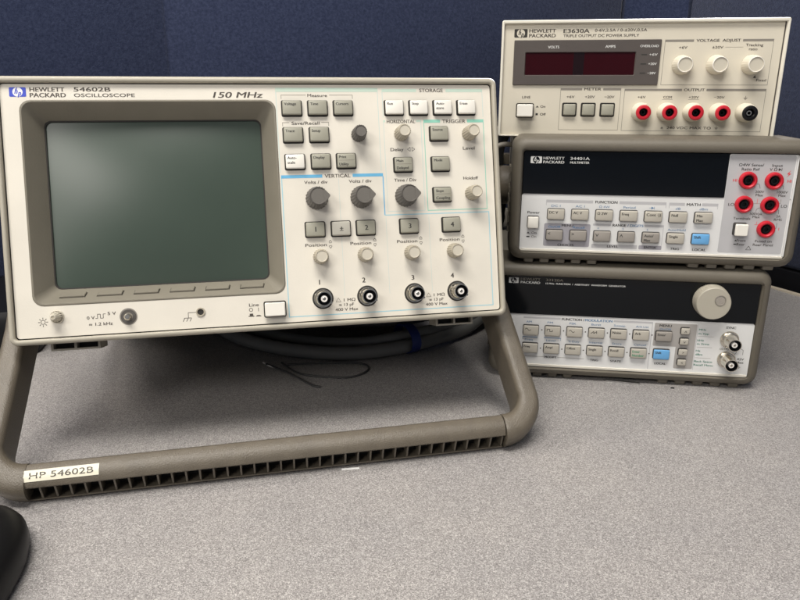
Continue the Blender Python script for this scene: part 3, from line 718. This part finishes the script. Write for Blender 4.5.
zone(b, 56.4, 55.4, 70, 57.2, LAV, .5); zone(b, 95.4, 55.4, 110, 57.2, LAV, .5); b.rect(109.6, 57.2, 110, 71.8, LAV, .04)
T('FUNCTION', 65, 38.5, 2.0, 16.6, 'c', INKK, .012); T('MATH', 129.9, 38.8, 2.0, 10, 'c', INKK, .012)
for uu, t, ww in ((26.8, 'DC I', 7), (45.4, 'AC I', 7), (64, 'Ω 4W', 8), (82.8, 'Period', 9), (119, 'dB', 3.6), (137.8, 'dBm', 6)): T(t, uu, 42.2, 1.7, ww, 'c', INKB)
b.poly([(99.2, 41.2), (99.2, 43.2), (101.2, 42.2)], INKB); b.rect(101.2, 41.2, 101.5, 43.2, INKB); b.rect(97.6, 42.1, 99.2, 42.3, INKB)
T('Power', 9.8, 47.8, 1.9, 9.6, 'c', INKK); T('On', 11, 64.2, 1.7, 4, 'c', INK); T('On', 11, 67.3, 1.7, 4, 'c', INK)
b.poly([(5.2, 64.9), (6.4, 63.5), (7.6, 64.9)], INKK); b.rect(5.2, 67, 7.6, 67.9, INKK)
T('MENU', 36.7, 57.6, 1.8, 8.6, 'c', INKK, .01); T('On/Off', 26.6, 58.9, 1.7, 9.5, 'c', INKB, .004); T('Recall', 45.5, 59.0, 1.7, 9, 'c', INKB, .004)
T('RANGE', 76.4, 56.4, 2.0, 10, 'c', INKK, .012); T('/ DIGITS', 88.5, 56.4, 1.9, 12, 'c', INKB, .006)
for uu, t in ((60.5, '4'), (79.5, '5'), (98, '6')): T(t, uu, 59.2, 1.5, 0, 'c', INKB)
T('Auto/Hold', 119.8, 58.8, 1.7, 13.4, 'c', INKB)
for uu, t, ww in ((36.2, 'CHOICES', 12.4), (72.8, 'LEVEL', 8.6), (101.2, 'ENTER', 9)): T(t, uu, 73.4, 1.8, ww, 'c', INKK, .01)
T('TRIG', 119.8, 73.8, 1.8, 6.6, 'c', INKK, .008); T('LOCAL', 138.1, 74.0, 1.8, 10, 'c', INKK, .008)
for t, uu, vv, ww in (('Ω4W Sense/', 167.6, 8.2, 17.5), ('Ratio Ref', 167.4, 11.3, 12.6), ('Input', 185.9, 8.3, 7.4), ('V Ω', 183.4, 11.3, 5.2)): T(t, uu, vv, 2.0, ww, 'c', INKK)
b.poly([(187.2, 10.2), (187.2, 12.4), (189.2, 11.3)], INKK); b.rect(189.2, 10.2, 189.6, 12.4, INKK); b.rect(186.4, 11.1, 187.2, 11.4, INKK)
T('HI', 157.4, 19.7, 2.1, 2.8, 'c', INKR, .01); T('HI', 195.9, 19.7, 2.1, 2.8, 'c', INKR, .01); T('LO', 157.2, 38, 2.1, 4.2, 'c', INKK); T('LO', 195, 38.5, 2.1, 4.2, 'c', INKK)
b.poly([(196.0, 11.6), (193.3, 14.6), (194.8, 14.9), (193.4, 17.2), (196.4, 14.2), (194.9, 13.9)], INKR)
for t, uu, vv, ww in (('200V', 176.2, 28, 6.2), ('Max', 176.3, 30.5, 5.2), ('1000V', 192.3, 28, 7.6), ('Max', 192.4, 30.5, 5.2), ('500Vpk', 176.0, 44.7, 9), ('Max', 176.4, 47.1, 5.2), ('3A', 192.2, 46.3, 3), ('RMS', 192.2, 48.8, 5.6), ('Terminals', 166.2, 48.5, 12.4), ('Front', 168.2, 65.6, 6.6), ('Rear', 168.2, 68.6, 6), ('Fused on', 184.3, 65.7, 12), ('Rear Panel', 184.3, 68.6, 14.4)): T(t, uu, vv, 1.85, ww, 'c', INK)
T('I', 193.9, 56, 2.2, 0, 'c', INKR); gnd_ = (176.2, 53)
b.path([(172.6, 22), (175.2, 22.4), (176.2, 25.6)], .3, INK); b.path([(191, 22.6), (192.4, 23.4), (192.4, 25.8)], .3, INK)
b.path([(171.6, 37), (178.4, 37)], .3, INKM); b.path([(175.6, 37), (175.6, 33.2)], .3, INKR, .075); b.path([(190, 37), (192.2, 36.4), (192.2, 33.4)], .3, INKM)
b.path([(178, 40), (175.9, 41.2), (175.6, 43)], .3, INK); b.path([(189.6, 40.6), (191.8, 41.6), (191.9, 44.4)], .3, INK); b.path([(190.4, 56), (192, 55.4), (192.0, 51.2)], .3, INK)
b.path([(172.4, 72.8), (174.3, 69.8), (176.2, 72.8), (172.4, 72.8)], .35, INK)
b.path([(177.4, 53), (177.4, 50.6)], .3, INKR); b.path([(175.9, 53), (178.9, 53)], .3, INKR, .08)
b.poly([(163.2, 66.3), (164.1, 64.9), (165.0, 66.3)], INKK); b.rect(162.9, 68.3, 164.9, 69.1, INKK)
b.build('front_panel', dmm, ang=30)
b = MB(MD); T = b.text
b.loft([rr(75.6, 16.5, 151.2, 33, 1, -1), rr(75.6, 16.5, 151.2, 33, 1, .5), rr(75.6, 16.5, 150.8, 32.6, .9, .7)], WINDOW, c1=True)
logo(b, 5.2, 4.1, 13.8, 9.3, INKW, WINDOW, INKW, .78)
T('HEWLETT', 14.9, 5.3, 2.0, 15.8, 'l', INKW, .004, 0, .8); T('PACKARD', 14.9, 8.3, 2.0, 15.8, 'l', INKW, .01, 0, .8)
T('34401A', 35.2, 5.3, 2.1, 14.4, 'l', INKW, .006, 0, .8); T('MULTIMETER', 35.2, 8.4, 1.6, 14.4, 'l', INKW, .006, 0, .8)
b.build('display_window', dmm, ang=30)
for u0, t in zip((20.2, 38.7, 57.1, 75.6, 94.0, 112.5, 131.1), (('DC V',), ('AC V',), ('Ω 2W',), ('Freq',), ('Cont ·))',), ('Null',), ('Min', 'Max'))):
    key(MD, dmm, u0, 44.1, 13.8, 9.1, BEIGE_K, 3, t, INKK, th=2.0, skirt=KSIDE)
for u0, t, m in zip((20.1, 38.5, 56.9, 75.4, 93.9, 112.4, 131.0), (('<',), ('>',), ('∨',), ('∧',), ('Auto/', 'Man'), ('Single',), ('Shift',)), (MGREY_K,)*5+(BEIGE_K, BLUE_K)):
    key(MD, dmm, u0, 60.7, 13.6, 9.0, m, 3, t, INKK, th=2.6 if len(t[0]) < 2 else 2.0, skirt=KSIDE)
key(MD, dmm, 5.0, 50.4, 9.4, 10.2, WHITE_K, 4, (), name='power_switch', skirt=KSIDE)
key(MD, dmm, 160.6, 51.6, 10, 10, WHITE_K, 7, (), name='terminals_switch', skirt=KSIDE)
def jack(cx, cy):
    b = MB(MD)
    b.loft([circ(cx, cy, 6.5, .1, 40), circ(cx, cy, 6.4, 2.2, 40), circ(cx, cy, 5.9, 3.2, 40), circ(cx, cy, 4.9, 3.4, 40), circ(cx, cy, 4.1, 2.8, 40), circ(cx, cy, 3.8, .6, 40)], RED)
    b.loft([circ(cx, cy, 4.0, 1.6, 40), circ(cx, cy, 3.9, .2, 40)], BLACK, c1=True)
    b.loft([circ(cx, cy, 2.6, .3, 20), circ(cx, cy, 2.5, 2.0, 20), circ(cx, cy, 1.7, 2.0, 20), circ(cx, cy, 1.6, .4, 20)], BLACK)
    b.build('banana_jack', dmm, ang=40)
for c in ((166.4, 19.5), (184.9, 19.6), (166.0, 37.6), (184.4, 37.8), (184.4, 56.2)): jack(*c)

# ---- function generator
F0 = Vector((7.632, 554.49, -146.47+CZ)); FD = (100, 88.6, -140)
gen = thing('function_generator', 'grey function generator with round dial and blue shift key, bottom of the stack', 'function generator', lvl(F0.x+100, F0.y+140, F0.z-88.6))
rear(FD, gen, bail=False); bumper(FD, gen, TL, TR)
b = MB(FD); T = b.text
b.loft([rr(100.2, 56.0, 200.4, 46.4, 2, -1), rr(100.2, 56.0, 200.4, 46.4, 2, .0)], SILVER, c1=True)
b.loft([rr(100.2, 77.9, 199.5, 2.2, .8, 0), rr(100.2, 77.7, 198.5, 1.6, .6, 1.0)], CREAM, c1=True)
zone(b, 124.0, 35.4, 157.0, 55.4, TAUPZ, 1); zone(b, 142.2, 54.4, 157.0, 74.2, TAUPZ, 1, .045)
b.rect(18.7, 34.9, 48.8, 36.5, LAV, .05); b.rect(91.4, 34.9, 122.4, 36.5, LAV, .05); b.rect(121.9, 36.5, 122.4, 76, LAV, .05); b.rect(157.4, 35, 157.8, 75, LAV, .05)
T('FUNCTION /', 49.8, 35.9, 2.0, 18, 'l', INKK, .012); T('MODULATION', 68.6, 35.9, 2.0, 21.6, 'l', INKB, .006)
for uu, t, ww in ((23.3, 'AM', 4.4), (40.6, 'FM', 4.4), (59, 'FSK', 5.4), (77.8, 'Burst', 7.6), (96.4, 'Sweep', 9), (114.4, 'Arb List', 10)): T(t, uu, 39.4, 1.6, ww, 'c', INKB)
for uu, t, ww in ((23.9, 'Freq', 6.2), (42, 'Level', 7.4), (60.9, '% Duty', 9), (78.6, 'Internal', 10.6), (95.6, 'Store', 7.6), (114, 'Cancel', 9.6)): T(t, uu, 55.2, 1.6, ww, 'c', INKB)
b.rect(18.6, 52.6, 31, 53.2, INKB, .06); b.rect(36.2, 52.6, 50.2, 53.2, INKB, .06); b.rect(49.9, 53.2, 50.2, 55, INKB, .06); b.rect(18.6, 53.2, 18.9, 55, INKB, .06)
b.rect(18.5, 69.9, 37, 70.2, INKM, .05); b.rect(48.4, 69.9, 70.4, 70.2, INKM, .05); T('MODIFY', 42.7, 70.1, 1.8, 9.6, 'c', INKK, .01)
for uu, t, ww in ((78.5, 'TRIG', 6.4), (95.9, 'STATE', 8.6), (131.6, 'LOCAL', 9)): T(t, uu, 70.7, 1.8, ww, 'c', INKK, .01)
T('MENU', 132.4, 37.6, 2.0, 9.4, 'c', INKK, .01); T('On/Off', 132.6, 40.6, 1.5, 9, 'c', INKB)
for k in range(6): b.disc(34.2+17.7*k, 46.2, .55, INK); b.disc(34.0+17.6*k, 62.5, .55, INK)
for t, uu, vv, ww in (('MHz', 158.6, 39.6, 5.4), ('m Vpp', 158.6, 42.9, 8), ('kHz', 158.4, 48.7, 5), ('m Vrms', 158.4, 51.8, 9.4), ('Hz', 158.3, 57.8, 3.4), ('dBm', 158.3, 61, 5.4), ('Back Space', 158.0, 67.0, 14), ('Recall Menu', 158.0, 70.1, 15)): T(t, uu, vv, 1.6, ww, 'l', INKG, .006)
for vv in (45.3, 54.6, 63.9): b.rect(158.5, vv, 170.5, vv+.2, INKM, .05)
T('SYNC', 182.8, 36.9, 1.8, 7.4, 'c', INKK, .012); T('OUTPUT', 180.6, 55.3, 1.7, 8.4, 'c', INKM, .008); T('42V', 193.4, 63.4, 1.8, 5.4, 'c', INKK, .01); T('Max', 193.4, 66.2, 1.8, 5.6, 'c', INKK, .01)
b.path([(186.6, 60.5), (189.2, 58.6), (190.3, 55.4), (192.6, 54.4), (194.6, 55.6), (194.7, 59.6)], .3, INK)
def gnd2(uu, vv, k=1, m=INK): b.rect(uu-.15*k, vv-1.4*k, uu+.15*k, vv, m, .06); b.rect(uu-1.4*k, vv, uu+1.4*k, vv+.3*k, m, .06); b.rect(uu-.9*k, vv+.6*k, uu+.9*k, vv+.9*k, m, .06); b.rect(uu-.4*k, vv+1.2*k, uu+.4*k, vv+1.5*k, m, .06)
gnd2(193.2, 70.2, .9)
b.build('front_panel', gen, ang=30)
b = MB(FD); T = b.text
b.loft([rr(100.2, 16.3, 200.4, 32.6, 1, -1), rr(100.2, 16.3, 200.4, 32.6, 1, .5), rr(100.2, 16.3, 200, 32.2, .9, .7)], WINDOW, c1=True)
logo(b, 5.0, 1.6, 12.9, 6.3, INKW, WINDOW, INKW, .78)
T('HEWLETT', 14.6, 2.6, 1.9, 15.6, 'l', INKM, .004, 0, .8); T('PACKARD', 14.6, 5.4, 1.9, 15.6, 'l', INKW, .01, 0, .8)
T('33120A', 34.8, 2.7, 1.9, 13.8, 'l', INKM, .006, 0, .8); T('15 MHz  FUNCTION  /  ARBITRARY  WAVEFORM  GENERATOR', 34.8, 5.7, 1.35, 63, 'l', INKW, .004, 0, .8)
b.build('display_window', gen, ang=30)
def wave(kind, u0, v0):
    b = MB(FD); W = {'sine': [(0, 0), (.6, -.9), (1.2, -1.1), (1.9, -.5), (2.6, .5), (3.3, 1.0), (3.9, .8), (4.6, 0)], 'square': [(0, 1), (0, -1), (2.2, -1), (2.2, 1), (4.4, 1), (4.4, -.4)], 'tri': [(0, 0), (1.2, -1.1), (3.4, 1.1), (4.6, 0)], 'ramp': [(0, 1), (2.3, -1), (2.3, 1), (4.6, -1), (4.6, 1)]}[kind]
    return [(u0+2+x, v0+3.6+y) for x, y in W]
row1 = ((18.4, 'sine'), (36.2, 'square'), (53.9, 'tri'), (71.6, 'ramp'), (89.3, ('Noise',)), (107.0, ('Arb',)), (124.9, ('Enter',)))
for u0, t in row1:
    iswave = isinstance(t, str)
    o = key(FD, gen, u0, 41.7, 13.4, 9.2, MGREY_K if t == ('Enter',) else BEIGE_K, 3, () if iswave else t, INKK, th=2.0, skirt=KSIDE)
    if iswave:
        m_ = MB(FD); m_.path(wave(t, u0, 41.7), .45, INKK, 3.06); m_.build('waveform_mark', o, smooth=False, normals=False)
for u0, t, m, ik in ((18.5, ('Freq',), BEIGE_K, INKK), (36.1, ('Ampl',), BEIGE_K, INKK), (53.7, ('Offset',), BEIGE_K, INKK), (71.3, ('Single',), BEIGE_K, INKK), (88.9, ('Recall',), BEIGE_K, INKK), (106.5, ('Enter', 'Number'), BEIGE_K, mat('green_legend', (.03, .25, .13), .6)), (124.6, ('Shift',), BLUE_K, INKK)):
    key(FD, gen, u0, 57.4, 13.4, 9.2, m, 3, t, ik, th=1.9, skirt=KSIDE)
for v0, t in ((38, '∧'), (47, '∨'), (56.2, '>'), (65.1, '<')): key(FD, gen, 144.1, v0, 7.6, 6.2, BEIGE_K, 2.6, (t,), INKK, th=2.0, al='c', skirt=KSIDE)
b = MB(FD); cx, cy = 163.8, 14.3
b.loft([ribc(cx, cy, 13.7, 1, 60, .25), ribc(cx, cy, 13.5, 8, 60, .25), ribc(cx, cy, 12.9, 10.6, 60, .05), ribc(cx, cy, 12.4, 11, 60, 0)], DIAL, c1=True)
dl = b.build('dial', gen, ang=35)
b = MB(FD); dx, dy = cx+4.4, cy-3.0
b.loft([circ(dx, dy, 4.3, 11.05), circ(dx, dy, 4.1, 11.5), circ(dx, dy, 3.7, 11.5), circ(dx, dy, 3.4, 11.1), circ(dx, dy, 2.2, 11.06)], BARG, c1=False)
b.loft([circ(dx, dy, 3.5, 11.1), circ(dx, dy, 2.4, 11.25), circ(dx, dy, 1.2, 11.12)], METAL, c1=True)
b.build('finger_dimple', dl, ang=50)
bnc(FD, gen, 182.8, 46.9, 14.5, rim=False, r=5.1); bnc(FD, gen, 182.6, 64.0, 14.5, rim=False, r=5.1)

# ------------------------------------------------------------------ loose things
def tube(pts, r, m, name, parent=None, N=12, sub=6, origin=None):
    P = [Vector(p) for p in pts]; C = []
    for i in range(len(P)-1):
        p0 = P[max(i-1, 0)]; p1 = P[i]; p2 = P[i+1]; p3 = P[min(i+2, len(P)-1)]
        for k in range(sub):
            t = k/sub; C.append(.5*((2*p1)+(p2-p0)*t+(2*p0-5*p1+4*p2-p3)*t*t+(3*p1-p0-3*p2+p3)*t**3))
    C.append(P[-1]); loops = []
    for i, c in enumerate(C):
        tg = (C[min(i+1, len(C)-1)]-C[max(i-1, 0)]).normalized(); s1 = tg.cross(Vector((0, 0, 1)))
        s1 = s1.normalized() if s1.length > .05 else Vector((1, 0, 0)); s2 = tg.cross(s1)
        loops.append([tuple(c+s1*r*math.cos(2*math.pi*j/N)+s2*r*math.sin(2*math.pi*j/N)) for j in range(N)])
    b = MB(); b.loft(loops, m, c0=True, c1=True); return b.build(name, parent, ang=60)
grp = 'cables coiled under and behind the oscilloscope'
tag(tube([(-330, 690, 7), (-262, 612, 7), (-219, 582, 7), (-169, 567, 7), (-123, 569, 7), (-81, 588, 8), (-47, 618, 9), (-14, 665, 12), (5, 740, 30)], 6.4, CABLE, 'grey_cable'), 'thick grey cable, front strand of the bundle under the oscilloscope', 'cable', grp)
tag(tube([(-300, 700, 7), (-240, 622, 7), (-200, 602, 7), (-150, 590, 8), (-110, 588, 12), (-72, 604, 16), (-40, 632, 17), (-12, 678, 18), (-8, 760, 25)], 5.2, CABLE, 'signal_cable'), 'grey cable just behind the thick front cable under the oscilloscope', 'cable', grp)
tag(tube([(-250, 680, 8), (-205, 640, 8), (-150, 612, 20), (-100, 610, 24), (-62, 626, 26), (-34, 652, 26), (-16, 700, 26), (-20, 780, 30)], 4.6, CABLED, 'data_cable'), 'dark thin cable lying on top of the grey bundle under the oscilloscope', 'cable', grp)
# blue tie round the bundle
b = MB(); c = Vector((-77, 598, 12)); t = Vector((.8, .6, 0)); s1 = Vector((-.6, .8, 0))
b.loft([[tuple(c+t*tt+s1*(q*18*math.cos(a))+Vector((0, 0, q*13*math.sin(a)+1.5))) for a in [2*math.pi*i/28 for i in range(28)]] for tt, q in ((-4.5, .97), (-4.5, 1.03), (4.5, 1.03), (4.5, .97))], TIE)
tag(b.build('cable_tie', None), 'dark blue strap holding the grey cable bundle together', 'cable tie')
wire = tube([(-196, 545, 2), (-170, 528, 2), (-145, 508, 1.5), (-137, 506, 1.2)], .9, CABLED, 'thin_wire'); tag(wire, 'short thin black wire lying on the desk under the oscilloscope', 'wire', 'thin wires under the oscilloscope')
tag(tube([(-184, 552, 1.2), (-160, 530, 1.2), (-120, 528, 1.2), (-105, 545, 1.2), (-113, 560, 1.2), (-150, 556, 1.2), (-178, 548, 1.2)], .9, CABLED, 'thin_wire'), 'looped thin black wire beside the short one under the oscilloscope', 'wire', 'thin wires under the oscilloscope')
tag(tube([(-200, 549, 1.6), (-192, 542, 1.8), (-186, 539, 1.6)], .8, WHITE, 'wire_end'), 'white stripped wire end on the dark desk under the oscilloscope', 'wire end')
# cables rising behind the stack's left side
for k, (o, lab) in enumerate(((0, 'upper light grey cable arching between oscilloscope and power supply'), (1, 'lower light grey cable arching between oscilloscope and multimeter'))):
    z = 190-16*k
    tag(tube([(-60, 700, z-60), (-24, 700, z-16), (-4, 698, z+6), (14, 705, z+12-4*k), (26, 740, z-4)], 2.4, BARG, 'test_lead'), lab, 'cable', 'light cables behind the stack')
for k, lab in enumerate(('added black cable darkening the gap on the left side of the stack, nearest the bumpers', 'added black cable darkening the gap left of the stack, beside the oscilloscope edge')):  # thick black clutter added to darken the gap beside the stack
    x = -3-19*k
    tag(tube([(x+8, 790, 196), (x-2, 735, 170), (x+3, 715, 120), (x-6, 722, 50), (x-14, 735, 11), (x-40, 760, 11)], 10.0, BLACK, 'gap_filler_cable'), lab, 'cable', 'black filler cables darkening the gap beside the stack')
# black adapter behind the left arm of the handle
ad = thing('power_adapter', 'black power adapter behind the left arm of the oscilloscope handle', 'power adapter', Matrix.Translation((-.470, .600, 0)) @ Matrix.Rotation(math.radians(20), 4, 'Z'))
b = MB(); b.loft([rr(0, 0, 66, 150, 10, 0), rr(0, 0, 70, 154, 12, 4), rr(0, 0, 70, 154, 12, 36), rr(0, 0, 62, 146, 10, 42)], BLACK, c0=True, c1=True); b.build('shell', ad, ang=50)
b = MB(); b.loft([[(x*5, 84+y*0, 18+z*5) for x, y, z in [(math.cos(t), 0, math.sin(t)) for t in [2*math.pi*i/16 for i in range(16)]]], [(x*3, 104, 14+z*3) for x, z in [(math.cos(t), math.sin(t)) for t in [2*math.pi*i/16 for i in range(16)]]]], BLACK, c0=True, c1=True)
b.V = [(x, y-7, z) for x, y, z in b.V]; b.build('strain_relief', ad, ang=50)
# mouse
ms = thing('computer_mouse', 'black computer mouse cut by the lower left edge, below the handle', 'computer mouse', Matrix.Translation((-.2585, .2425, 0)) @ Matrix.Rotation(math.radians(14), 4, 'Z'))
def egg(k, z, sx=1, oy=0):
    P = []
    for i in range(40):
        t = 2*math.pi*i/40; x = math.cos(t); y = math.sin(t)
        P.append((36*k*sx*math.copysign(abs(x)**.85, x)*(1-.08*y), 58*k*math.copysign(abs(y)**.85, y)+oy, z))
    return P
b = MB(); b.loft([egg(.90, .4), egg(.97, 2.5), egg(1, 7), egg(.985, 12), egg(.93, 17, 1, -1), egg(.82, 21.5, 1, -2), egg(.66, 25, 1, -3), egg(.45, 27.2, 1, -4), egg(.22, 28.4, 1, -5), egg(.06, 28.6, 1, -5)], BLACK, c0=True, c1=True)
mo = b.build('body', ms, ang=60)
b = MB(); b.loft([[(d_, 30+9*math.cos(t), 17+9*math.sin(t)) for t in [2*math.pi*i/24 for i in range(24)]] for d_ in (-3.2, 3.2)], RUBBER, c0=True, c1=True); b.build('scroll_wheel', ms)
# little things on the desk
b = MB(); b.loft([[(-92, 385.5, z), (-81, 388.6, z), (-80.6, 387.0, z), (-91.6, 384, z)] for z in (.05, .35)], GLINT, c0=True, c1=True); tag(b.build('highlight_strip', None, smooth=False), 'tiny white strip painted as a highlight on the desk in front of the ribbed grip', 'painted highlight')  # white strip stands in for a small reflection by the grip
b = MB(); b.loft([[(97, 556, z), (124, 553, z), (124, 550.5, z), (97, 553.5, z)] for z in (.3, 1.1)], STEEL, c0=True, c1=True); tag(b.build('metal_strip', None, smooth=False), 'thin metal strip lying under the front edge of the function generator', 'metal strip')
b = MB(); b.loft([rr(149.5, 547, 3.4, 1.4, .6, .05), rr(149.5, 547, 2.6, .9, .4, .8)], BLACK, c0=True, c1=True); tag(b.build('crumb', None), 'tiny black crumb on the desk in front of the function generator', 'crumb')
bpy.context.view_layer.update()
